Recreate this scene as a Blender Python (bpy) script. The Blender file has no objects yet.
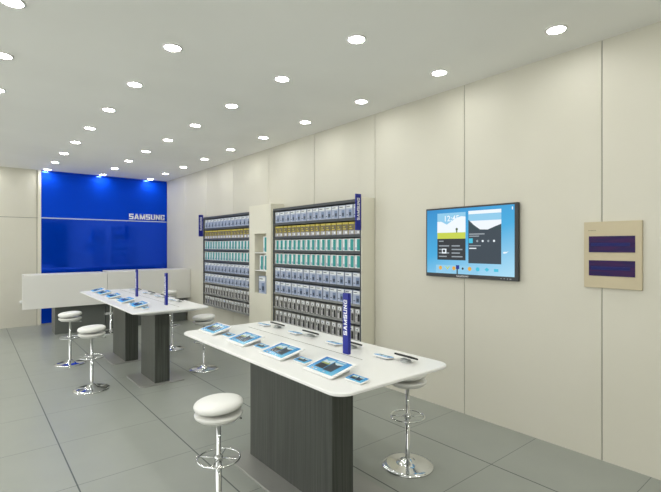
import bpy, bmesh, math, random
from mathutils import Matrix, Vector
random.seed(4)
PI = math.pi
sc = bpy.context.scene
COL = sc.collection
ORD = ['first', 'second', 'third', 'fourth', 'fifth', 'sixth', 'seventh', 'eighth', 'ninth', 'tenth', 'eleventh', 'twelfth',
       'thirteenth', 'fourteenth', 'fifteenth', 'sixteenth', 'seventeenth', 'eighteenth', 'nineteenth', 'twentieth']

# ------------------------------------------------------------------ materials
def lin(c):
    r = []
    for v in c:
        v /= 255.0
        r.append(v / 12.92 if v <= 0.04045 else ((v + 0.055) / 1.055) ** 2.4)
    return (*r, 1.0)

def mat(name, rgb, rough=0.5, metal=0.0, spec=0.5, emit=None, trans=0.0, ior=1.45, coat=0.0):
    m = bpy.data.materials.new(name); m.use_nodes = True
    b = m.node_tree.nodes['Principled BSDF']
    b.inputs['Base Color'].default_value = lin(rgb)
    b.inputs['Roughness'].default_value = rough
    b.inputs['Metallic'].default_value = metal
    b.inputs['Specular IOR Level'].default_value = spec
    b.inputs['IOR'].default_value = ior
    b.inputs['Transmission Weight'].default_value = trans
    b.inputs['Coat Weight'].default_value = coat
    if emit:
        b.inputs['Emission Color'].default_value = lin(rgb)
        b.inputs['Emission Strength'].default_value = emit
    return m

def noise_tint(m, rgb2, scale, vec=(1, 1, 1), lo=0.4, hi=0.6, detail=3, bump=0.0):
    nt = m.node_tree; N = nt.nodes; L = nt.links
    b = N['Principled BSDF']
    tc = N.new('ShaderNodeTexCoord'); mp = N.new('ShaderNodeMapping'); mp.inputs['Scale'].default_value = vec
    nz = N.new('ShaderNodeTexNoise'); nz.inputs['Scale'].default_value = scale; nz.inputs['Detail'].default_value = detail
    rp = N.new('ShaderNodeMapRange'); rp.inputs['From Min'].default_value = lo; rp.inputs['From Max'].default_value = hi
    mx = N.new('ShaderNodeMix'); mx.data_type = 'RGBA'
    mx.inputs['A'].default_value = b.inputs['Base Color'].default_value; mx.inputs['B'].default_value = lin(rgb2)
    L.new(tc.outputs['Object'], mp.inputs['Vector']); L.new(mp.outputs['Vector'], nz.inputs['Vector'])
    L.new(nz.outputs['Fac'], rp.inputs['Value']); L.new(rp.outputs['Result'], mx.inputs['Factor'])
    L.new(mx.outputs['Result'], b.inputs['Base Color'])
    if bump:
        bp = N.new('ShaderNodeBump'); bp.inputs['Strength'].default_value = bump; bp.inputs['Distance'].default_value = 0.002
        L.new(nz.outputs['Fac'], bp.inputs['Height']); L.new(bp.outputs['Normal'], b.inputs['Normal'])
    return m

M = {}
M['wall'] = noise_tint(mat('cream_wall_panel', (214, 211, 198), 0.5, spec=0.25), (211, 208, 194), 0.8)
M['seam'] = mat('seam_shadow_gap', (120, 120, 108), 0.8)
M['ceiling'] = noise_tint(mat('ceiling_paint', (244, 244, 240), 0.9, spec=0.1), (240, 240, 236), 0.7)
M['white'] = mat('white_laminate', (240, 240, 238), 0.3)
M['panelwhite'] = mat('white_counter_front', (222, 221, 216), 0.4)
M['cream'] = mat('cream_lacquer', (226, 223, 207), 0.4)
M['blue'] = mat('blue_gloss_panel', (0, 70, 215), 0.06, metal=0.45)
M['bluesatin'] = mat('blue_satin_panel', (0, 66, 204), 0.5, spec=0.08)
M['bounce'] = mat('pale_bounce_ground', (235, 235, 230), 0.7)  # for the added ground out of view that reflects light inside
M['signblue'] = mat('blue_sign', (22, 34, 140), 0.35)
M['white_letter'] = mat('white_letters', (245, 246, 250), 0.4)
M['strip'] = mat('pale_metal_strip', (200, 210, 225), 0.3, metal=0.3)
M['leg'] = noise_tint(mat('dark_brushed_laminate', (58, 60, 56), 0.28, spec=0.5), (78, 81, 76), 2.0, (45, 45, 0.8), 0.35, 0.65, 4, 0.05)
M['plate'] = mat('brushed_steel_plate', (160, 160, 156), 0.35, metal=0.4)
M['base'] = mat('grey_cabinet_laminate', (96, 100, 96), 0.3)
M['chrome'] = mat('chrome', (225, 227, 228), 0.08, metal=1.0)
M['cushion'] = mat('white_vinyl', (236, 236, 232), 0.35)
M['pan'] = mat('white_seat_shell', (225, 225, 220), 0.3)
M['black'] = mat('black_plastic', (22, 23, 25), 0.35)
M['tvframe'] = mat('dark_grey_bezel', (48, 51, 54), 0.35)
M['silver'] = mat('silver', (190, 192, 194), 0.3, metal=0.6)
M['shelf_dark'] = mat('dark_shelf_board', (72, 76, 80), 0.45)
M['shelf_grey'] = mat('grey_shelf_board', (140, 142, 140), 0.4)
M['back'] = mat('grey_shelf_back', (84, 88, 92), 0.6)
M['acrylic'] = mat('clear_acrylic', (228, 233, 232), 0.15, trans=0.35, ior=1.3)
M['beige'] = mat('beige_enamel', (196, 184, 154), 0.4)
M['purple'] = noise_tint(mat('purple_tinted_cover', (34, 18, 78), 0.2, spec=0.2), (54, 18, 76), 9, (1, 0.6, 5), 0.4, 0.6)
M['purple_line'] = mat('purple_breaker_band', (30, 34, 100), 0.4, spec=0.2)
M['grey_text'] = mat('grey_print', (140, 132, 112), 0.5)
M['lens'] = mat('lit_lens', (255, 255, 251), 0.5, emit=68)
M['trim'] = mat('white_trim', (235, 235, 232), 0.4)
M['glass_dark'] = mat('night_glass', (10, 12, 16), 0.05)
M['alu'] = mat('aluminium', (150, 152, 154), 0.35, metal=0.8)
# packaging
M['pb_pale'] = mat('pale_blue_carton', (178, 188, 210), 0.45)
M['pb_dark'] = mat('carton_phone_picture', (60, 70, 90), 0.4)
M['pb_mid'] = mat('carton_screen_picture', (122, 140, 172), 0.4)
M['pb_white'] = mat('white_carton', (232, 236, 238), 0.45)
M['pb_teal'] = mat('teal_carton_print', (36, 150, 148), 0.4)
M['pb_yel'] = mat('yellow_carton_print', (204, 188, 84), 0.45)
M['pb_brz'] = mat('bronze_carton_print', (112, 104, 80), 0.45)
M['pb_lil'] = mat('grey_lilac_print', (178, 176, 182), 0.45)
M['bl_sil'] = mat('silver_blister_card', (198, 198, 196), 0.35)
M['bl_blk'] = mat('black_accessory', (34, 34, 36), 0.4)
# lit screen colours
def em(name, rgb, s=1.0):
    m = bpy.data.materials.new(name); m.use_nodes = True
    b = m.node_tree.nodes['Principled BSDF']
    b.inputs['Base Color'].default_value = (0.01, 0.01, 0.01, 1); b.inputs['Roughness'].default_value = 0.15
    b.inputs['Specular IOR Level'].default_value = 0.2
    b.inputs['Emission Color'].default_value = lin(rgb); b.inputs['Emission Strength'].default_value = s
    return m
def em_grad(name, c0, c1, c2):
    m = em(name, c0); nt = m.node_tree; N = nt.nodes; L = nt.links
    tc = N.new('ShaderNodeTexCoord'); sp = N.new('ShaderNodeSeparateXYZ'); ad = N.new('ShaderNodeMath'); ad.operation = 'MULTIPLY_ADD'
    ad.inputs[1].default_value = 0.35
    iv = N.new('ShaderNodeMath'); iv.operation = 'MULTIPLY_ADD'; iv.inputs[1].default_value = -0.65; iv.inputs[2].default_value = 0.65
    cr = N.new('ShaderNodeValToRGB')
    cr.color_ramp.elements[0].color = lin(c0); cr.color_ramp.elements[1].color = lin(c2)
    e = cr.color_ramp.elements.new(0.5); e.color = lin(c1)
    L.new(tc.outputs['Generated'], sp.inputs[0]); L.new(sp.outputs['X'], ad.inputs[0]); L.new(sp.outputs['Y'], iv.inputs[0])
    L.new(iv.outputs[0], ad.inputs[2]); L.new(ad.outputs[0], cr.inputs['Fac'])
    L.new(cr.outputs['Color'], N['Principled BSDF'].inputs['Emission Color'])
    return m
SCR = [em_grad('screen_blue_ground', (34, 136, 200), (62, 168, 220), (172, 220, 242)),
       em('screen_white', (236, 244, 250)), em('screen_sky', (140, 200, 232)), em('screen_field', (196, 208, 72)),
       em('screen_slate', (48, 62, 74)), em('screen_dark', (36, 42, 48)), em('screen_mountain', (42, 66, 72)),
       em('screen_grey', (150, 160, 168)), em('screen_orange', (226, 168, 60)), em('screen_navy', (20, 44, 140)),
       em('screen_cyan', (60, 190, 220)), em('screen_tree', (70, 90, 50)), em('screen_lake', (120, 170, 200))]

SCD = list(SCR)
SCD[0] = em_grad('tablet_blue_ground', (24, 104, 176), (40, 140, 196), (110, 184, 210)); SCD[1] = em('tablet_white', (190, 206, 208)); SCD[2] = em('tablet_sky', (96, 168, 200)); SCD[3] = em('tablet_field', (150, 164, 90))
def floor_mat():
    m = mat('grey_floor_tile', (148, 153, 145), 0.3, spec=0.32)
    nt = m.node_tree; N = nt.nodes; L = nt.links; b = N['Principled BSDF']
    tc = N.new('ShaderNodeTexCoord'); sp = N.new('ShaderNodeSeparateXYZ'); L.new(tc.outputs['Object'], sp.inputs[0])
    def line(sock, off, hw):
        a = N.new('ShaderNodeMath'); a.operation = 'SUBTRACT'; a.inputs[1].default_value = off - 0.4 - 8.0
        w = N.new('ShaderNodeMath'); w.operation = 'MODULO'; w.inputs[1].default_value = 0.8
        c = N.new('ShaderNodeMath'); c.operation = 'SUBTRACT'; c.inputs[1].default_value = 0.4
        d = N.new('ShaderNodeMath'); d.operation = 'ABSOLUTE'
        e = N.new('ShaderNodeMath'); e.operation = 'LESS_THAN'; e.inputs[1].default_value = hw
        L.new(sock, a.inputs[0]); L.new(a.outputs[0], w.inputs[0]); L.new(w.outputs[0], c.inputs[0])
        L.new(c.outputs[0], d.inputs[0]); L.new(d.outputs[0], e.inputs[0]); return e
    lx = line(sp.outputs['X'], 0.56, 0.0045); ly = line(sp.outputs['Y'], 0.15, 0.0025)
    sc_ = N.new('ShaderNodeMath'); sc_.operation = 'MULTIPLY'; sc_.inputs[1].default_value = 0.7; L.new(ly.outputs[0], sc_.inputs[0])
    mxm = N.new('ShaderNodeMath'); mxm.operation = 'MAXIMUM'; L.new(lx.outputs[0], mxm.inputs[0]); L.new(sc_.outputs[0], mxm.inputs[1])
    nz = N.new('ShaderNodeTexNoise'); nz.inputs['Scale'].default_value = 3; nz.inputs['Detail'].default_value = 6
    L.new(tc.outputs['Object'], nz.inputs['Vector'])
    t = N.new('ShaderNodeMix'); t.data_type = 'RGBA'
    t.inputs['A'].default_value = lin((150, 154, 147)); t.inputs['B'].default_value = lin((159, 163, 156))
    L.new(nz.outputs['Fac'], t.inputs['Factor'])
    g = N.new('ShaderNodeMix'); g.data_type = 'RGBA'; g.inputs['B'].default_value = lin((72, 80, 78))
    L.new(mxm.outputs[0], g.inputs['Factor']); L.new(t.outputs['Result'], g.inputs['A'])
    L.new(g.outputs['Result'], b.inputs['Base Color'])
    return m
M['floor'] = floor_mat()

# ------------------------------------------------------------------ mesh helpers
def box(bm, x0, x1, y0, y1, z0, z1, mi=0):
    v = [bm.verts.new(p) for p in ((x0, y0, z0), (x1, y0, z0), (x1, y1, z0), (x0, y1, z0), (x0, y0, z1), (x1, y0, z1), (x1, y1, z1), (x0, y1, z1))]
    fs = []
    for q in ((0, 3, 2, 1), (4, 5, 6, 7), (0, 1, 5, 4), (1, 2, 6, 5), (2, 3, 7, 6), (3, 0, 4, 7)):
        f = bm.faces.new([v[i] for i in q]); f.material_index = mi; fs.append(f)
    return fs

def lathe(bm, prof, n=40, cx=0, cy=0, mi=0, smooth=True):
    rings = []
    for r, z in prof:
        if r < 1e-6: rings.append([bm.verts.new((cx, cy, z))])
        else: rings.append([bm.verts.new((cx + r * math.cos(2 * PI * k / n), cy + r * math.sin(2 * PI * k / n), z)) for k in range(n)])
    for a, b in zip(rings, rings[1:]):
        for k in range(n):
            k2 = (k + 1) % n
            if len(a) == 1 and len(b) == 1: continue
            if len(a) == 1: vs = [a[0], b[k2], b[k]]
            elif len(b) == 1: vs = [a[k], a[k2], b[0]]
            else: vs = [a[k], a[k2], b[k2], b[k]]
            f = bm.faces.new(vs); f.smooth = smooth; f.material_index = mi
    for rg, flip in ((rings[0], True), (rings[-1], False)):
        if len(rg) > 1:
            f = bm.faces.new(list(reversed(rg)) if flip else rg); f.material_index = mi

def torus(bm, R, r, z, n=44, m=8):
    rings = []
    for i in range(n):
        a = 2 * PI * i / n
        rings.append([bm.verts.new(((R + r * math.cos(2 * PI * j / m)) * math.cos(a), (R + r * math.cos(2 * PI * j / m)) * math.sin(a), z + r * math.sin(2 * PI * j / m))) for j in range(m)])
    for i in range(n):
        for j in range(m):
            f = bm.faces.new((rings[i][j], rings[(i + 1) % n][j], rings[(i + 1) % n][(j + 1) % m], rings[i][(j + 1) % m])); f.smooth = True

def rod(bm, p0, p1, r, n=10):
    p0, p1 = Vector(p0), Vector(p1); d = (p1 - p0).normalized()
    a = d.orthogonal().normalized(); b = d.cross(a)
    rr = [[bm.verts.new(p + a * r * math.cos(2 * PI * k / n) + b * r * math.sin(2 * PI * k / n)) for k in range(n)] for p in (p0, p1)]
    for k in range(n):
        f = bm.faces.new((rr[0][k], rr[0][(k + 1) % n], rr[1][(k + 1) % n], rr[1][k])); f.smooth = True
    bm.faces.new(list(reversed(rr[0]))); bm.faces.new(rr[1])

def rrect(w, h, r, n=8):
    pts = []
    for cx, cy, a0 in ((w / 2 - r, h / 2 - r, 0), (-w / 2 + r, h / 2 - r, 90), (-w / 2 + r, -h / 2 + r, 180), (w / 2 - r, -h / 2 + r, 270)):
        for k in range(n + 1):
            a = math.radians(a0 + 90 * k / n); pts.append((cx + r * math.cos(a), cy + r * math.sin(a)))
    return pts

def loft(bm, w, h, r, levels, cx=0, cy=0, mi=0):
    """stack of rounded rectangles; levels = (inset, z)"""
    rings = []
    for ins, z in levels:
        rings.append([bm.verts.new((cx + x, cy + y, z)) for x, y in rrect(w - 2 * ins, h - 2 * ins, max(r - ins, 0.0015))])
    n = len(rings[0])
    for a, b in zip(rings, rings[1:]):
        for k in range(n):
            f = bm.faces.new((a[k], a[(k + 1) % n], b[(k + 1) % n], b[k])); f.material_index = mi
    f = bm.faces.new(list(reversed(rings[0]))); f.material_index = mi
    f = bm.faces.new(rings[-1]); f.material_index = mi

def quad(bm, x0, x1, y0, y1, z, mi=0):
    f = bm.faces.new([bm.verts.new(p) for p in ((x0, y0, z), (x1, y0, z), (x1, y1, z), (x0, y1, z))]); f.material_index = mi

def poly(bm, pts, z, mi=0):
    f = bm.faces.new([bm.verts.new((x, y, z)) for x, y in pts]); f.material_index = mi

def disc(bm, cx, cy, r, z, mi=0, n=14):
    poly(bm, [(cx + r * math.cos(2 * PI * k / n), cy + r * math.sin(2 * PI * k / n)) for k in range(n)], z, mi)

def obj(name, bm, mats, parent=None, bevel=0.0, mtx=None, seg=2, recalc=True):
    if recalc: bmesh.ops.recalc_face_normals(bm, faces=bm.faces)
    me = bpy.data.meshes.new(name); bm.to_mesh(me); bm.free()
    for m in (mats if isinstance(mats, (list, tuple)) else [mats]): me.materials.append(m)
    o = bpy.data.objects.new(name, me); COL.objects.link(o)
    if parent: o.parent = parent
    if mtx is not None: o.matrix_local = mtx
    if bevel:
        b = o.modifiers.new('bevel', 'BEVEL'); b.width = bevel; b.segments = seg; b.limit_method = 'ANGLE'; b.angle_limit = math.radians(40)
    return o

def tag(o, label=None, cat=None, group=None, kind=None):
    if label: o['label'] = label
    if cat: o['category'] = cat
    if group: o['group'] = group
    if kind: o['kind'] = kind
    return o

def empty(name, loc=(0, 0, 0), rz=0, label=None, cat=None, group=None):
    o = bpy.data.objects.new(name, None); COL.objects.link(o); o.location = loc; o.rotation_euler = (0, 0, rz)
    o.empty_display_size = 0.1
    return tag(o, label, cat, group)

def dup(root, loc, rz=None, label=None, group=None):
    def cp(o, par):
        c = o.copy(); COL.objects.link(c)
        if par: c.parent = par
        for ch in [k for k in bpy.data.objects if k.parent == o]: cp(ch, c)
        return c
    r = cp(root, None); r.location = loc
    if rz is not None: r.rotation_euler = (0, 0, rz)
    if label: r['label'] = label
    if group: r['group'] = group
    return r

def struct(name, bm, mats, **k):
    o = obj(name, bm, mats, **k); o['kind'] = 'structure'; return o

def axes(right, up, out, org):
    m = Matrix.Identity(4)
    for i, v in enumerate((right, up, out)):
        for j in range(3): m[j][i] = v[j]
    for j in range(3): m[j][3] = org[j]
    return m

def lettering(name, s, width, height, m, parent, mtx, depth=0.002, bold=0.012):
    cu = bpy.data.curves.new(name + '_src', 'FONT'); cu.body = s; cu.size = 1; cu.offset = bold; cu.extrude = 0.02
    cu.resolution_u = 3; cu.align_x = 'CENTER'; cu.align_y = 'CENTER'; cu.space_character = 1.04
    t = bpy.data.objects.new('tmp', cu); COL.objects.link(t)
    bpy.context.view_layer.update()
    me = bpy.data.meshes.new_from_object(t)
    bpy.data.objects.remove(t); bpy.data.curves.remove(cu)
    xs = [v.co.x for v in me.vertices]; ys = [v.co.y for v in me.vertices]; zs = [v.co.z for v in me.vertices]
    for v in me.vertices:
        v.co.x = (v.co.x - (min(xs) + max(xs)) / 2) * width / (max(xs) - min(xs))
        v.co.y = (v.co.y - (min(ys) + max(ys)) / 2) * height / (max(ys) - min(ys))
        v.co.z = (v.co.z - min(zs)) / (max(zs) - min(zs)) * depth
    me.name = name; me.materials.clear(); me.materials.append(m)
    for p in me.polygons: p.material_index = 0
    o = bpy.data.objects.new(name, me); COL.objects.link(o); o.parent = parent; o.matrix_local = mtx
    return o

def _r(a, b, c, d): return [(a, c), (b, c), (b, d), (a, d)]
_t = 0.27
GL = {'S': (1, [_r(0, 1, .8, 1), _r(0, 1, .4, .6), _r(0, 1, 0, .2), _r(0, _t, .6, .8), _r(1 - _t, 1, .2, .4)]),
      'A': (1.1, [[(0, 0), (.26, 0), (.60, 1), (.34, 1)], [(.40, 1), (.74, 0), (1, 0), (.66, 1)], _r(.25, .75, .18, .36)]),
      'M': (1.3, [_r(0, .2, 0, 1), _r(.8, 1, 0, 1), [(0, 1), (.4, 0), (.58, 0), (.24, 1)], [(.76, 1), (.42, 0), (.6, 0), (1, 1)]]),
      'U': (1, [_r(0, _t, 0, 1), _r(1 - _t, 1, 0, 1), _r(0, 1, 0, .2)]),
      'N': (1, [_r(0, .25, 0, 1), _r(.75, 1, 0, 1), [(0, 1), (.72, 0), (1, 0), (.28, 1)]]),
      'G': (1, [_r(0, 1, .8, 1), _r(0, _t, 0, 1), _r(0, 1, 0, .2), _r(1 - _t, 1, 0, .52), _r(.52, 1, .36, .52), _r(1 - _t, 1, .68, .8)])}
def block_lettering(name, s, width, height, m, parent, mtx, depth=0.002):
    gap = 0.2; tot = sum(GL[c][0] for c in s) + gap * (len(s) - 1); k = width / tot
    bm = bmesh.new(); x = -width / 2
    for c in s:
        gw, polys = GL[c]
        for pts in polys:
            lo = [bm.verts.new((x + px * gw * k, (py - .5) * height, 0)) for px, py in pts]
            hi = [bm.verts.new((v.co.x, v.co.y, depth)) for v in lo]
            bm.faces.new(hi); bm.faces.new(list(reversed(lo))); n = len(lo)
            for i in range(n): bm.faces.new((lo[i], lo[(i + 1) % n], hi[(i + 1) % n], hi[i]))
        x += (gw + gap) * k
    return obj(name, bm, m, parent, mtx=mtx)

# ------------------------------------------------------------------ room shell
XR, XL, YB, YF, HC = 3.652, -2.6, 10.64, -2.2, 3.135
bm = bmesh.new(); box(bm, XL - 0.1, XR + 0.1, YF - 0.1, YB + 0.1, -0.1, 0); struct('floor', bm, M['floor'])
bm = bmesh.new(); box(bm, XL - 14, XL - 0.1, YF - 8, YB + 8, -0.12, -0.02); struct('added_bounce_ground', bm, M['bounce'])  # unseen pale ground, added to bounce light up onto the ceiling
bm = bmesh.new(); box(bm, XL, XR + 0.1, YF - 0.1, YB + 0.1, HC, HC + 0.1); struct('ceiling', bm, M['ceiling'])
# right wall: 1.2 m cream panels with narrow joints
bm = bmesh.new()
box(bm, XR + 0.006, XR + 0.1, YF - 0.1, YB + 0.1, 0, HC, 1)
edges = [YF] + [1.258 - 1.19 * 2, 1.258 - 1.19, 1.258, 2.44, 3.636, 4.80, 5.985, 7.18, 8.33, 9.48] + [YB]
for a, b in zip(edges, edges[1:]):
    if b - a > 0.05: box(bm, XR, XR + 0.006, a + 0.0035, b - 0.0035, 0, HC, 0)
struct('wall_right', bm, [M['wall'], M['seam']])
# back wall: cream boards left of the blue panel
bm = bmesh.new()
box(bm, XL, XR, YB, YB + 0.1, 0, HC, 1)
for x0, x1 in ((XL, -1.34), (-1.33, -0.14), (-0.13, 1.055), (1.063, XR)):
    for z0, z1 in ((0, 2.163), (2.172, HC)): box(bm, x0, x1, YB - 0.01, YB, z0, z1, 0)
struct('wall_back', bm, [M['wall'], M['seam']])
# added opening between slim posts, unseen on the left: lets in sky light
bm = bmesh.new()
for i in range(5):
    y = YF + (YB - YF) * i / 4; box(bm, XL - 0.1, XL, y - 0.05, y + 0.05, 0, HC)
box(bm, XL - 0.1, XL, YF - 0.1, YB + 0.1, HC - 0.08, HC)
struct('added_left_opening', bm, M['alu'])
bm = bmesh.new()
DX0, DX1, DZ = 2.45, 3.55, 2.72
box(bm, XL, DX0, YF - 0.1, YF, 0, HC); box(bm, DX1, XR, YF - 0.1, YF, 0, HC); box(bm, DX0, DX1, YF - 0.1, YF, DZ, HC)
struct('wall_front', bm, M['wall'])
bm = bmesh.new(); box(bm, DX0, DX1, YF - 0.09, YF - 0.05, 0, DZ)
d = struct('door_1', bm, M['glass_dark'])
bm = bmesh.new()
for a in ((DX0, DX0 + 0.05, 0, DZ), (DX1 - 0.05, DX1, 0, DZ), (DX0 + 0.05, DX1 - 0.05, DZ - 0.05, DZ)): box(bm, a[0], a[1], YF - 0.045, YF, a[2], a[3])
obj('door_frame', bm, M['alu'], d)
bm = bmesh.new(); rod(bm, (3.38, YF + 0.0, 0.8), (3.38, YF + 0.0, 1.5), 0.014)
obj('door_handle', bm, M['chrome'], d)
# reveal beside the blue panel
bm = bmesh.new(); box(bm, 1.075, 1.127, YB - 0.045, YB - 0.01, 0, HC); struct('trim_1', bm, M['cream'])

# ------------------------------------------------------------------ blue feature wall
fw = empty('feature_wall', (2.39, YB - 0.03, 0), 0, 'glossy blue feature panel with white lettering on the back wall', 'wall panel')
def rel(o, P): return (o[0] - P[0], o[1] - P[1], o[2] - P[2])
P = Vector((2.39, YB - 0.03, 0))
bm = bmesh.new(); box(bm, 1.13 - P.x, 3.645 - P.x, -0.02, 0.02, 2.18, 3.085); obj('upper_panel', bm, M['bluesatin'], fw)
bm = bmesh.new(); box(bm, 1.13 - P.x, 3.645 - P.x, -0.02, 0.02, 0.03, 2.16); obj('lower_panel', bm, M['blue'], fw)
bm = bmesh.new(); box(bm, 1.13 - P.x, 3.645 - P.x, -0.026, 0.02, 2.16, 2.18); obj('divider_strip', bm, M['strip'], fw)
o = block_lettering('lettering', 'SAMSUNG', 0.79, 0.125, M['white_letter'], fw, axes((1, 0, 0), (0, 0, 1), (0, -1, 0), (3.19 - P.x, -0.02, 2.27)), 0.02)
o['label'] = 'white raised lettering'
bm = bmesh.new(); box(bm, 1.14 - P.x, 3.645 - P.x, -0.012, 0.02, 3.085, HC - 0.001); obj('head_trim', bm, M['blue'], fw)

# small round knob low on the cream back wall
k = bmesh.new(); lathe(k, [(0, 0), (0.022, 0), (0.024, 0.02), (0.035, 0.035), (0.036, 0.05), (0.02, 0.06), (0, 0.062)], 20)
o = obj('coat_knob', k, M['trim'], None, mtx=Matrix.Translation((0.80, YB - 0.01, 0.49)) @ Matrix.Rotation(PI / 2, 4, 'X'))
tag(o, 'small white round knob low on the cream back wall', 'knob')

# ------------------------------------------------------------------ downlights
bm = bmesh.new(); lathe(bm, [(0.060, -0.001), (0.073, -0.001), (0.073, -0.006), (0.060, -0.009)], 32)
bmesh.ops.delete(bm, geom=[f for f in bm.faces if len(f.verts) > 4], context='FACES')
dl = empty('ceiling_downlight', (0, 0, 0), 0, '', 'ceiling light')
obj('trim_ring', bm, M['trim'], dl)
bm = bmesh.new(); lathe(bm, [(0.060, -0.001), (0.060, -0.005), (0.0, -0.0055)], 32); lens = obj('lens', bm, M['lens'], dl); lens['label'] = 'lit white lens'
ys = [10.43 - i * 1.0035 for i in range(13)]
cols = [(3.215, 'row nearest the panelled right wall'), (2.22, 'second row from the right wall'), (1.215, 'third row from the right wall'),
        (0.21, 'fourth row from the right wall'), (-0.8, 'fifth row from the right wall'), (-1.8, 'sixth row from the right wall')]
first = True
for cx, cn in cols:
    for i, y in enumerate(ys):
        lab = 'round recessed downlight, %s from the back in the %s' % (ORD[i], cn)
        if first: dl.location = (cx, y, HC); dl['label'] = lab; dl['group'] = 'recessed ceiling downlights'; first = False
        else: dup(dl, (cx, y, HC), None, lab)

# ------------------------------------------------------------------ screens
def screen_bm(w, h, e=0.0004, full=True):
    """picture on a lit screen: x right, y up, z out; u,v in 0..1"""
    bm = bmesh.new()
    def q(u0, u1, v0, v1, mi, l): quad(bm, (u0 - .5) * w, (u1 - .5) * w, (v0 - .5) * h, (v1 - .5) * h, l * e, mi)
    def pg(pts, mi, l): poly(bm, [((u - .5) * w, (v - .5) * h) for u, v in pts], l * e, mi)
    box(bm, -w / 2, w / 2, -h / 2, h / 2, -0.002, 0, 0)
    a0, a1, b0, b1 = (0.137, 0.483, 0.516, 0.87) if full else (0.14, 0.47, 0.50, 0.84)
    # left widget
    q(a0, a1, 0.54, 0.94, 2, 1)
    pg([(a0, 0.60), (a1, 0.60), (a1, 0.87), (a1 - 0.05, 0.88), (a1 - 0.12, 0.85), (a0 + 0.12, 0.76), (a0 + 0.05, 0.81), (a0, 0.81)], 1, 2)
    q(a0, a1, 0.54, 0.635, 3, 3)
    q(a0 + .235, a0 + .25, 0.635, 0.67, 11, 3); disc(bm, (a0 + .2425 - .5) * w, (0.685 - .5) * h, 0.014 * w, 4 * e, 11)
    q(a0, a1, 0.21, 0.54, 5, 1)
    if full:
        for r in range(4):
            for c in range(2):
                q(a0 + .02 + c * .16, a0 + .02 + c * .16 + (.10 if (r + c) % 2 else .13), .42 - r * .055, .438 - r * .055, 7, 2)
        q(a0 + .02, a0 + .08, .495, .51, 7, 2); q(a0 + .06, a0 + .115, .31, .385, 1, 3); q(a0 + .07, a0 + .10, .33, .37, 5, 4)
    # right widget
    q(b0, b1, 0.62, 0.95, 1, 1); q(b0, b1, 0.80, 0.90, 2, 2)
    pg([(b0, 0.63), (b1, 0.63), (b1, 0.74), (b1 - .06, 0.71), (b1 - .14, 0.665), (b0 + .13, 0.67), (b0 + .06, 0.74), (b0, 0.82)], 6, 3)
    q(b0, b1, 0.17, 0.66, 4, 4)
    if full:
        q(b0 + .01, b0 + .18, .595, .612, 7, 5); q(b0 + .01, b0 + .12, .565, .58, 7, 5)
        q(b0 + .005, b0 + .05, .47, .54, 10, 5)
        for i in range(4): disc(bm, (b0 + .10 + i * .06 - .5) * w, (.50 - .5) * h, .011 * w, 5 * e, [7, 1, 7, 1][i])
        q(b0 + .01, b0 + .14, .425, .438, 7, 5); q(b0 + .01, b0 + .09, .385, .40, 1, 5)
        pg([(b1 + .02, .32), (b1 + .05, .325), (b1 + .075, .36), (b1 + .055, .345), (b1 + .02, .345)], 1, 1)
        # dock
        q(.12, .62, .0, .13, 2, 1)
        for i, (u, mi) in enumerate(((.177, 8), (.266, 3), (.345, 8), (.385, 9), (.45, 5), (.53, 8), (.62, 10), (.72, 10), (.82, 10))):
            if i == 3: q(u - .015, u + .025, .075, .135, 9, 3); q(u - .008, u + .008, 0.0, .075, 6, 3)
            elif i == 7: pg([(u - .025, .085), (u, .115), (u + .025, .085), (u, .055)], mi, 2)
            elif i == 8: q(u - .025, u + .02, .06, .10, mi, 2)
            elif i == 1: pg([(u - .03, .115), (u - .018, .115), (u, .085), (u + .018, .115), (u + .03, .115), (u, .06)], mi, 2)
            else: disc(bm, (u - .5) * w, (.085 - .5) * h, (.012 if i == 4 else .021) * w, 2 * e, mi)
        q(.975, .985, .93, .97, 1, 1)
    else:
        for i in range(5): q(.16 + i * .15, .22 + i * .15, .05, .10, [8, 1, 10, 1, 10][i], 1)
    return bm

TY0, TY1, TZ0, TZ1 = 1.885, 2.86, 1.297, 1.974
tv = empty('wall_television', (XR, (TY0 + TY1) / 2, TZ0), 0, 'flat black television on the right wall showing a blue home screen', 'television')
W, H = TY1 - TY0, TZ1 - TZ0
bm = bmesh.new(); box(bm, -0.045, -0.012, -W / 2, W / 2, 0, H); obj('housing', bm, M['tvframe'], tv, 0.004)
bm = bmesh.new(); box(bm, -0.012, 0, -0.2, 0.2, 0.15, 0.5); obj('wall_bracket', bm, M['black'], tv)
sw, sh = W - 0.045, H - 0.052
cyy, czz = 0.008, 0.036 + sh / 2 - 0.0
scrn = obj('screen', screen_bm(sw, sh, 0.0003), SCR, tv, mtx=axes((0, -1, 0), (0, 0, 1), (-1, 0, 0), (-0.0455, cyy, czz)), recalc=False)
lettering('clock_digits', '12:45', 0.16, 0.055, SCR[1], scrn, Matrix.Translation((-0.18 * sw, 0.355 * sh, 0.0012)), 0.0003)
block_lettering('bezel_lettering', 'SAMSUNG', 0.13, 0.016, M['silver'], tv, axes((0, -1, 0), (0, 0, 1), (-1, 0, 0), (-0.045, 0.06, 0.017)), 0.001)
bm = bmesh.new()
for i in range(4): box(bm, -0.047, -0.045, -W / 2 + 0.06 + i * 0.03, -W / 2 + (0.068 if i else 0.075) + i * 0.03, 0.014, 0.019)
obj('bezel_button', bm, M['silver'], tv)

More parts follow.
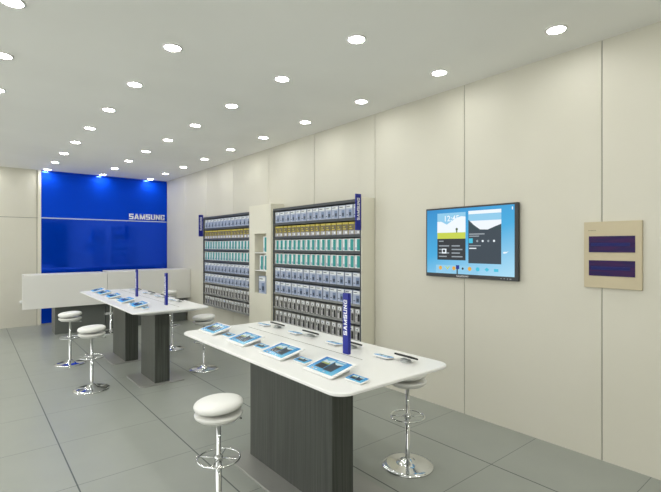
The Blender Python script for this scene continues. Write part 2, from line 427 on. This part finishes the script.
# distribution box
db = empty('breaker_box', (XR, 1.187, 1.288), 0, 'beige wall box with two dark purple windows on the right wall', 'electrical box')
W, H = 0.376, 0.493
bm = bmesh.new(); box(bm, -0.022, 0, -W / 2, W / 2, 0, H); obj('housing', bm, M['beige'], db, 0.003)
for z0, z1 in ((0.265, 0.385), (0.09, 0.205)):
    bm = bmesh.new(); box(bm, -0.025, -0.021, -W / 2 + 0.040, W / 2 - 0.036, z0, z1); w_ = obj('window_cover', bm, M['purple'], db); w_['label'] = 'dark purple tinted window'
    bm = bmesh.new(); box(bm, -0.0262, -0.0251, -W / 2 + 0.07, W / 2 - 0.05, z0 + 0.045, z0 + 0.07); obj('breaker_band', bm, M['purple_line'], w_)
bm = bmesh.new()
for i in range(6): box(bm, -0.023, -0.022, W / 2 - 0.038 - i * 0.009, W / 2 - 0.032 - i * 0.009, 0.425, 0.431)
obj('printed_mark', bm, M['grey_text'], db)

# ------------------------------------------------------------------ product boxes
def carton(name, w, h, d, kind):
    """front faces -X; y across, z up; origin at the base centre of the front"""
    bm = bmesh.new(); e = 0.0012
    def q(u0, u1, v0, v1, mi, l=1):     # u 0 left as seen from the aisle (=+y), 1 right (=-y)
        y0, y1 = w / 2 - u0 * w, w / 2 - u1 * w
        f = bm.faces.new([bm.verts.new(p) for p in ((-e * l, y0, v0 * h), (-e * l, y0, v1 * h), (-e * l, y1, v1 * h), (-e * l, y1, v0 * h))]); f.material_index = mi
    if kind == 'pale':
        box(bm, 0, d, -w / 2, w / 2, 0, h, 0); ms = [M['pb_pale'], M['pb_dark'], M['pb_mid'], M['pb_white']]
        q(0.05, 0.95, 0.72, 0.95, 3); q(0.12, 0.6, 0.82, 0.87, 1, 2); q(0.42, 0.86, 0.08, 0.62, 2); q(0.5, 0.8, 0.18, 0.42, 1, 2); q(0.1, 0.32, 0.2, 0.26, 1); q(0.0, 0.03, 0, 1, 1, 2)
    elif kind == 'yellow':
        box(bm, 0, d, -w / 2, w / 2, 0, h, 0); ms = [M['pb_yel'], M['pb_brz'], M['pb_lil'], M['pb_white']]
        q(0.0, 1.0, 0.34, 0.84, 1); q(0.0, 1.0, 0.0, 0.34, 2); q(0.15, 0.7, 0.42, 0.5, 0, 2); q(0.15, 0.5, 0.6, 0.68, 0, 2); q(0.5, 0.85, 0.08, 0.26, 3, 2)
    elif kind == 'teal':
        box(bm, 0, d, -w / 2, w / 2, 0, h, 0); ms = [M['pb_white'], M['pb_teal'], M['pb_pale']]
        q(0.38, 0.94, 0.05, 0.95, 1); q(0.08, 0.36, 0.1, 0.3, 2)
    else:
        box(bm, 0, d, -w / 2, w / 2, 0, h, 0); ms = [M['bl_sil'], M['bl_blk'], M['pb_white'], M['pb_lil']]
        q(0.50, 0.97, 0.04, 0.62, 1); q(0.10, 0.42, 0.1, 0.32, 3); q(0.1, 0.9, 0.72, 0.92, 2); q(0.35, 0.62, 0.76, 0.84, 1, 2); q(0.12, 0.3, 0.42, 0.66, 1)
    return obj(name, bm, ms, recalc=False)
KN = {'pale': ('phone_box', 'pale blue phone box'), 'yellow': ('accessory_box', 'yellow and bronze accessory box'),
      'teal': ('accessory_box', 'white and teal box'), 'blister': ('accessory_pack', 'silver and black accessory pack')}
zb = [2.125, 1.915, 1.72, 1.525, 1.325, 1.12, 0.915, 0.71, 0.50]
XF = 3.448
def shelf_unit(y0, y1, counts, which, label):
    yc = (y0 + y1) / 2
    r = empty('display_shelf', (XR, yc, 0.46), 0, label, 'shelving unit', 'wall mounted shelving units')
    D = XF - XR; hw = (y1 - y0) / 2; z0 = 0.46
    def part(name, b, m, bev=0.0):
        bm = bmesh.new(); box(bm, *b); return obj(name, bm, m, r, bev)
    part('back_panel', (-0.02, 0, -hw, hw, 0.02, 1.69), M['back'])
    part('side_panel', (D, 0, -hw - 0.012, -hw, 0.0, 1.70), M['cream'], 0.002)
    part('side_panel', (D, 0, hw, hw + 0.012, 0.0, 1.70), M['cream'], 0.002)
    for i, z in enumerate(zb):
        th = 0.017 if i < 5 else 0.012
        b = part('shelf', (D + (0.0 if i else -0.004), -0.02, -hw, hw, z - th - z0, z + th - z0), M['shelf_dark'] if i < 6 else M['shelf_grey'])
        if i >= 6:
            pass
    part('edge_upright', (D - 0.004, D + 0.012, -hw - 0.0, -hw + 0.018, 0.03, 1.65), M['shelf_dark'])
    part('edge_upright', (D - 0.004, D + 0.012, hw - 0.018, hw, 0.03, 1.65), M['shelf_dark'])
    # flag sign at the outer end
    s = -1 if which == 'near' else 1
    yy = hw + 0.02 if which == 'far' else -hw + 0.006
    bm = bmesh.new(); box(bm, D - 0.083, D + 0.0, yy - 0.006, yy + 0.006, 1.32, 1.73)
    fs = obj('flag_sign', bm, M['signblue'], r); fs['label'] = 'blue flag sign with white vertical lettering'
    block_lettering('lettering', 'SAMSUNG', 0.25, 0.04, M['white_letter'], fs, axes((0, 0, 1), (-1, 0, 0), (0, -1, 0), (D - 0.042, yy - 0.006, 1.56)), 0.001)
    kinds = ['pale', 'yellow', 'teal', 'teal', 'pale', 'pale', 'blister', 'blister']
    rown = ['top row', 'second row', 'third row', 'fourth row', 'fifth row', 'sixth row', 'seventh row', 'bottom row']
    for ri, (kd, n) in enumerate(zip(kinds, counts)):
        th = 0.017 if ri + 1 < 5 else 0.012
        zbase = zb[ri + 1] + th; hh = zb[ri] - 0.017 - zbase
        usable = (y1 - y0) - 0.05; pw = usable / n
        bx = carton(KN[kd][0], pw * {'pale': 0.92, 'blister': 0.70}.get(kd, 0.86), hh * (0.9 if kd != 'blister' else 0.84), 0.11, kd)
        for c in range(n):
            y = y1 - 0.025 - pw * (c + 0.5)
            o = bx if c == 0 else bx.copy()
            if c: COL.objects.link(o)
            o.location = (XF + 0.014 + random.uniform(0, 0.006), y, zbase); o.rotation_euler = (0, 0, random.uniform(-0.03, 0.03))
            tag(o, '%s, %s of the %s shelf unit, %s from left' % (KN[kd][1], rown[ri], which, ORD[c]), 'box',
                '%ses in the %s of the %s shelf unit' % (KN[kd][1], rown[ri], which) if kd != 'blister' else 'accessory packs in the %s of the %s shelf unit' % (rown[ri], which))
shelf_unit(6.225, 8.02, (13, 16, 16, 16, 13, 13, 16, 16), 'far', 'wall shelf of boxed phones nearer the blue back wall')
shelf_unit(3.655, 5.53, (14, 17, 17, 17, 13, 13, 17, 17), 'near', 'wall shelf of boxed phones nearer the television')

# cream column with three niches between the shelf units
CY0, CY1, XC = 5.545, 6.20, 3.425
cc = empty('niche_cabinet', (XR, (CY0 + CY1) / 2, 0), 0, 'tall cream cabinet with three niches between the two shelf units', 'cabinet')
hw = (CY1 - CY0) / 2; D = XC - XR
ny0, ny1 = 5.68 - (CY0 + CY1) / 2, 6.035 - (CY0 + CY1) / 2
bm = bmesh.new()
box(bm, D, 0, -hw, ny0, 0.0, 2.225); box(bm, D, 0, ny1, hw, 0.0, 2.225)
box(bm, D, 0, ny0, ny1, 1.79, 2.225); box(bm, D, 0, ny0, ny1, 0.0, 0.88); box(bm, -0.03, 0, ny0, ny1, 0.88, 1.79)
obj('body', bm, M['cream'], cc)
for z in (1.495, 1.225):
    bm = bmesh.new(); box(bm, D + 0.004, -0.03, ny0, ny1, z - 0.006, z + 0.006); obj('shelf', bm, M['white'], cc)
bm = bmesh.new(); box(bm, D - 0.008, D, -hw + 0.0, -hw + 0.012, 0.0, 2.225); obj('edge_trim', bm, M['cream'], cc)
for nm, kd, y, zz, w, h, lab in (
        ('accessory_box', 'teal', 5.745, 1.501, 0.10, 0.24, 'white and teal box alone in the top niche of the cream cabinet'),
        ('accessory_box', 'teal', 5.735, 1.231, 0.085, 0.235, 'tall teal box on the right of the middle niche of the cream cabinet'),
        ('accessory_box', 'teal', 5.85, 1.231, 0.10, 0.225, 'tall teal box on the left of the middle niche of the cream cabinet'),
        ('phone_box', 'pale', 5.83, 0.88, 0.20, 0.26, 'large pale blue phone box in the lowest niche of the cream cabinet')):
    o = carton(nm, w, h, 0.09, kd); o.location = (XC + 0.015, y, zz + 0.0005); tag(o, lab, 'box')

# ------------------------------------------------------------------ service counter
def counter(x0, x1, bx0, ztop, label):
    r = empty('service_counter', ((x0 + x1) / 2, 9.4, 0), 0, label, 'counter', 'white fronted counters before the blue wall')
    c = (x0 + x1) / 2
    bm = bmesh.new(); box(bm, x0 - c, x1 - c, -0.25, -0.22, 0.505, ztop); obj('front_panel', bm, M['panelwhite'], r, 0.003)
    bm = bmesh.new(); box(bm, x0 - c + 0.04, x1 - c, -0.22, 0.35, ztop - 0.04, ztop); obj('worktop', bm, M['panelwhite'], r, 0.003)
    bm = bmesh.new(); box(bm, bx0 - c, x1 - c - (0.04 if x1 > 3 else 0), -0.10, 0.32, 0, ztop - 0.04); b = obj('base_cabinet', bm, M['base'], r); b['label'] = 'dark grey base cabinet'
    return r
counter(0.70, 2.028, 1.20, 1.09, 'left white counter on a dark base before the blue wall')
counter(2.034, 3.648, 2.04, 1.11, 'right white counter on a dark base reaching the shelving wall')

# ------------------------------------------------------------------ tables
def table(rad, x0, x1, y0, y1, legs, plates, label):
    cx, cy = (x0 + x1) / 2, (y0 + y1) / 2
    r = empty('display_table', (cx, cy, 0), 0, label, 'table', 'white display tables')
    bm = bmesh.new()
    loft(bm, x1 - x0, y1 - y0, rad, [(0.30, 0.815), (0.22, 0.82), (0.12, 0.843), (0.04, 0.866), (0.004, 0.872), (0, 0.876), (0, 0.886), (0.004, 0.89)])
    obj('tabletop', bm, M['white'], r)
    for (a, b) in legs:
        bm = bmesh.new(); box(bm, 1.66 - cx, 1.83 - cx, a - cy, b - cy, 0.012, 0.82); o = obj('leg', bm, M['leg'], r, 0.003); o['label'] = 'dark grey slab leg'
    for (a, b, c, d) in plates:
        bm = bmesh.new(); loft(bm, b - a, d - c, 0.04, [(0, 0), (0, 0.009), (0.003, 0.012)], (a + b) / 2 - cx, (c + d) / 2 - cy)
        obj('base_plate', bm, M['plate'], r)
    return r, cx, cy
t2, cx2, cy2 = table(0.09, 1.355, 2.25, 1.585, 3.61, [(2.01, 2.99)], [(1.50, 2.10, 1.93, 3.07)], 'white display table in the foreground with one wide slab leg')
t1, cx1, cy1 = table(0.06, 1.335, 2.19, 4.90, 7.82, [(5.22, 5.75), (6.47, 7.14)], [(1.49, 2.0, 5.17, 5.78), (1.49, 2.0, 6.43, 7.18)], 'longer white display table farther back on two slab legs')
for r, cx, cy, a, b in ((t2, cx2, cy2, 2.0, 3.45), (t1, cx1, cy1, 5.1, 7.7)):
    bm = bmesh.new(); box(bm, 1.895 - cx, 1.90 - cx, a - cy, b - cy, 0.8895, 0.8906); o = obj('cable_slot', bm, M['seam'], r); o['label'] = 'thin dark slot along the tabletop'

ZT = 0.8902
# blue sign posts on the tables
def sign_post(x, y, h, label):
    r = empty('sign_post', (x, y, ZT), 0, label, 'sign', 'blue sign posts on the tables')
    bm = bmesh.new(); box(bm, -0.0125, 0.0125, -0.026, 0.026, 0, h); obj('post', bm, M['signblue'], r, 0.001)
    # writing climbs the two wide faces
    block_lettering('lettering', 'SAMSUNG', h * 0.58, 0.033, M['white_letter'], r, axes((0, 0, 1), (0, 1, 0), (-1, 0, 0), (-0.0125, 0, h * 0.60)), 0.0012)
    block_lettering('lettering', 'SAMSUNG', h * 0.58, 0.033, M['white_letter'], r, axes((0, 0, 1), (0, -1, 0), (1, 0, 0), (0.0125, 0, h * 0.60)), 0.0012)
sign_post(1.925, 2.178, 0.40, 'blue sign post with white lettering on the foreground table')
sign_post(1.825, 6.525, 0.38, 'blue sign post on the back table, the farther of its two')
sign_post(1.835, 5.356, 0.385, 'blue sign post on the back table, the nearer of its two')

# tablets -------------------------------------------------------------
def device(name, w, h, t, tilt, bezel, body, scr_full, label, cat, group, bodylabel=None):
    """screen looks up (+z) and leans; bottom edge towards -y"""
    r = empty(name, (0, 0, 0), 0, label, cat, group)
    mt = Matrix.Translation((0, -h / 2 * math.cos(tilt), 0.0)) @ Matrix.Rotation(tilt, 4, 'X') @ Matrix.Translation((0, h / 2, 0))
    bm = bmesh.new(); loft(bm, w, h, 0.012, [(0.004, 0), (0, 0.003), (0, t - 0.002), (0.002, t)]); obj('casing', bm, body, r, mtx=mt)
    obj('screen', screen_bm(w - 2 * bezel, h - 2 * bezel, 0.00025, scr_full), SCD, r, mtx=mt @ Matrix.Translation((0, 0, t + 0.0022)), recalc=False)
    # wedge easel under the raised edge
    if tilt > 0.03:
        bm = bmesh.new(); c, s = math.cos(tilt), math.sin(tilt)
        ya, yb_ = -h / 2 * c + 0.06 * c if h > 0.1 else -h / 2 * c + 0.02, h / 2 * c - 0.01
        def zz(y): return (y + h / 2 * c) * math.tan(tilt) - 0.0005
        vs = []
        for x in (-w * 0.3, w * 0.3): vs.append([bm.verts.new(p) for p in ((x, ya, 0), (x, yb_, 0), (x, yb_, zz(yb_)), (x, ya, zz(ya)))])
        a, b = vs
        bm.faces.new(a); bm.faces.new(list(reversed(b)))
        for i in range(4): bm.faces.new((a[i], b[i], b[(i + 1) % 4], a[(i + 1) % 4]))
        obj('easel', bm, M['silver'], r)
    return r
tab = device('tablet', 0.27, 0.19, 0.011, math.radians(13), 0.019, M['white'], False, '', 'tablet', 'tablets along the left side of the tables')
ph = device('smartphone', 0.13, 0.072, 0.009, math.radians(9), 0.006, M['white'], False, '', 'phone', 'small phones on the tables')
tabs2 = [1.93, 2.42, 2.91, 3.42]; tabs1 = [5.41, 5.96, 6.58, 7.13, 7.56]
used = {'t': False, 'p': False}
def put(kind, x, y, rz, label):
    src = tab if kind == 't' else ph
    if not used[kind]:
        used[kind] = True; src.location = (x, y, ZT); src.rotation_euler = (0, 0, rz); src['label'] = label
    else: dup(src, (x, y, ZT), rz, label)
for i, y in enumerate(tabs2):
    put('t', 1.575, y, -PI / 2 + random.uniform(-.03, .03), 'white tablet with blue screen on the foreground table, %s from the near end' % ORD[i])
for i, y in enumerate(tabs1):
    put('t', 1.535, y, -PI / 2 + random.uniform(-.03, .03), 'white tablet with blue screen on the back table, %s from the near end' % ORD[i])
for i, y in enumerate((1.70, 2.185, 2.675, 3.175)):
    put('p', 1.575, y, -PI / 2, 'small phone beside the tablets on the foreground table, %s from the near end' % ORD[i])
for i, y in enumerate((5.18, 5.70, 6.28, 6.86, 7.345)):
    put('p', 1.54, y, -PI / 2, 'small phone beside the tablets on the back table, %s from the near end' % ORD[i])
# right hand side: flat phone plus black handset on a clear stand
R2 = [1.80, 2.29, 2.78, 3.26]; R1 = [5.58, 6.12, 6.68, 7.35]
for t, ysr in (('foreground', R2), ('back', R1)):
    for i, y in enumerate(ysr):
        put('p', 2.03, y + 0.145, PI / 2, 'small phone on the wall side of the %s table, %s from the near end' % (t, ORD[i]))
st = empty('handset_stand', (0, 0, 0), 0, '', 'stand', 'clear handset stands')
bm = bmesh.new(); lathe(bm, [(0, 0), (0.034, 0), (0.036, 0.003), (0.022, 0.006), (0.018, 0.011), (0.0, 0.011)], 24); obj('foot', bm, M['acrylic'], st)
bm = bmesh.new(); box(bm, -0.03, 0.03, -0.014, 0.014, 0.0112, 0.015); obj('cradle', bm, M['acrylic'], st)
hs = empty('black_handset', (0, 0, 0), 0, '', 'phone', 'black handsets on clear stands')
bm = bmesh.new(); loft(bm, 0.145, 0.07, 0.010, [(0.002, 0), (0, 0.003), (0, 0.009), (0.002, 0.011)])
mt = Matrix.Translation((0, 0, 0.0105)) @ Matrix.Rotation(math.radians(20), 4, 'X')
obj('casing', bm, M['black'], hs, mtx=mt)
bm = bmesh.new(); loft(bm, 0.125, 0.058, 0.004, [(0, 0), (0, 0.0005)]); obj('glass_front', bm, M['glass_dark'], hs, mtx=mt @ Matrix.Translation((0, 0, 0.0112)))
f1 = True
for t, ysr in (('foreground', R2), ('back', R1)):
    for i, y in enumerate(ysr):
        la = 'clear acrylic stand on the %s table, %s from the near end' % (t, ORD[i])
        lb = 'black handset on a clear stand on the %s table, %s from the near end' % (t, ORD[i])
        if f1:
            st.location = (2.075, y, ZT); st['label'] = la; hs.location = (2.075, y, ZT + 0.0158); hs['label'] = lb; f1 = False
            hs.rotation_euler = (0, 0, PI / 2); st.rotation_euler = (0, 0, PI / 2)
        else:
            dup(st, (2.075, y, ZT), PI / 2, la); dup(hs, (2.075, y, ZT + 0.0158), PI / 2, lb)

# ------------------------------------------------------------------ stools
def make_stool():
    r = empty('bar_stool', (0, 0, 0), 0, '', 'stool', 'round white bar stools')
    bm = bmesh.new(); prof = []
    for k in range(0, 19):
        a = -PI / 2 + PI * k / 18
        ca, sa = math.cos(a), math.sin(a)
        prof.append((0.142 * abs(ca) ** 0.55 if ca > 1e-6 else 0.0, 0.668 + 0.036 * (abs(sa) ** 0.9) * (1 if sa > 0 else -1)))
    prof[0] = (0.0, prof[0][1]); prof[-1] = (0.0, prof[-1][1])
    lathe(bm, prof, 48); o = obj('cushion', bm, M['cushion'], r, mtx=Matrix.Translation((0, 0, 0.667)) @ Matrix.Rotation(-math.radians(3.5), 4, Vector((0.634, 0.773, 0))) @ Matrix.Translation((0, 0, -0.660))); o['label'] = 'round padded white vinyl cushion'
    bm = bmesh.new(); lathe(bm, [(0, 0.580), (0.05, 0.580), (0.11, 0.589), (0.134, 0.609), (0.139, 0.622), (0.136, 0.628), (0.10, 0.628), (0, 0.628)], 48); obj('seat_shell', bm, M['pan'], r)
    bm = bmesh.new(); lathe(bm, [(0.028, 0.022), (0.022, 0.045), (0.017, 0.07), (0.017, 0.38), (0.0165, 0.38), (0.0125, 0.385), (0.0125, 0.580), (0, 0.580)], 24); obj('column', bm, M['chrome'], r)
    bm = bmesh.new(); torus(bm, 0.122, 0.0055, 0.36)
    for k in range(4):
        a = PI / 4 + k * PI / 2; rod(bm, (0.0165 * math.cos(a), 0.0165 * math.sin(a), 0.36), (0.12 * math.cos(a), 0.12 * math.sin(a), 0.36), 0.0045, 8)
    lathe(bm, [(0.0172, 0.345), (0.024, 0.345), (0.024, 0.375), (0.0172, 0.375)], 20)
    obj('footrest', bm, M['chrome'], r)
    bm = bmesh.new(); lathe(bm, [(0, 0), (0.183, 0), (0.187, 0.004), (0.185, 0.010), (0.15, 0.017), (0.09, 0.022), (0.05, 0.032), (0.031, 0.055), (0, 0.056)], 56); obj('base', bm, M['chrome'], r)
    bm = bmesh.new(); rod(bm, (0.012, 0, 0.569), (0.11, -0.02, 0.572), 0.004, 8); rod(bm, (0.11, -0.02, 0.572), (0.135, -0.024, 0.565), 0.006, 8); obj('lever', bm, M['chrome'], r)
    return r
s0 = make_stool()
stools = [(1.13, 2.41, 0.3, 'white bar stool on the left of the foreground table, seat close to the camera'),
          (2.475, 2.13, 0.8, 'white bar stool between the foreground table and the right wall'),
          (1.06, 5.50, 0.2, 'white bar stool left of the back table, the nearer of two'),
          (1.06, 6.86, 0.5, 'white bar stool left of the back table, the farther of two'),
          (2.36, 5.47, 1.0, 'white bar stool on the right of the back table near its front corner'),
          (2.44, 6.85, 0.4, 'white bar stool half hidden behind the right side of the back table'),
          (2.02, 8.86, 0.1, 'white bar stool in front of the counters, behind the far end of the back table'),
          (3.12, 8.90, 0.9, 'white bar stool before the right counter, only its seat showing above the table')]
for i, (x, y, rz, lab) in enumerate(stools):
    if i == 0: s0.location = (x, y, 0.0); s0.rotation_euler = (0, 0, 0); s0['label'] = lab
    else: dup(s0, (x, y, 0), 0, lab)

# ------------------------------------------------------------------ world, camera, view
w = bpy.data.worlds.new('world'); sc.world = w; w.use_nodes = True
w.node_tree.nodes['Background'].inputs[0].default_value = (1.0, 1.0, 0.975, 1); w.node_tree.nodes['Background'].inputs[1].default_value = 1.9
cd = bpy.data.cameras.new('camera'); cam = bpy.data.objects.new('camera', cd); COL.objects.link(cam)
cd.sensor_fit = 'HORIZONTAL'; cd.sensor_width = 36; cd.lens = 24.0; cd.clip_start = 0.05
cam.location = (0, 0, 1.6); cam.rotation_euler = (PI / 2, 0, -math.radians(39.36))
sc.camera = cam
sc.view_settings.view_transform = 'Standard'; sc.view_settings.look = 'None'; sc.view_settings.gamma = 1; sc.view_settings.use_curve_mapping = False
sc.view_settings.exposure = 0.03
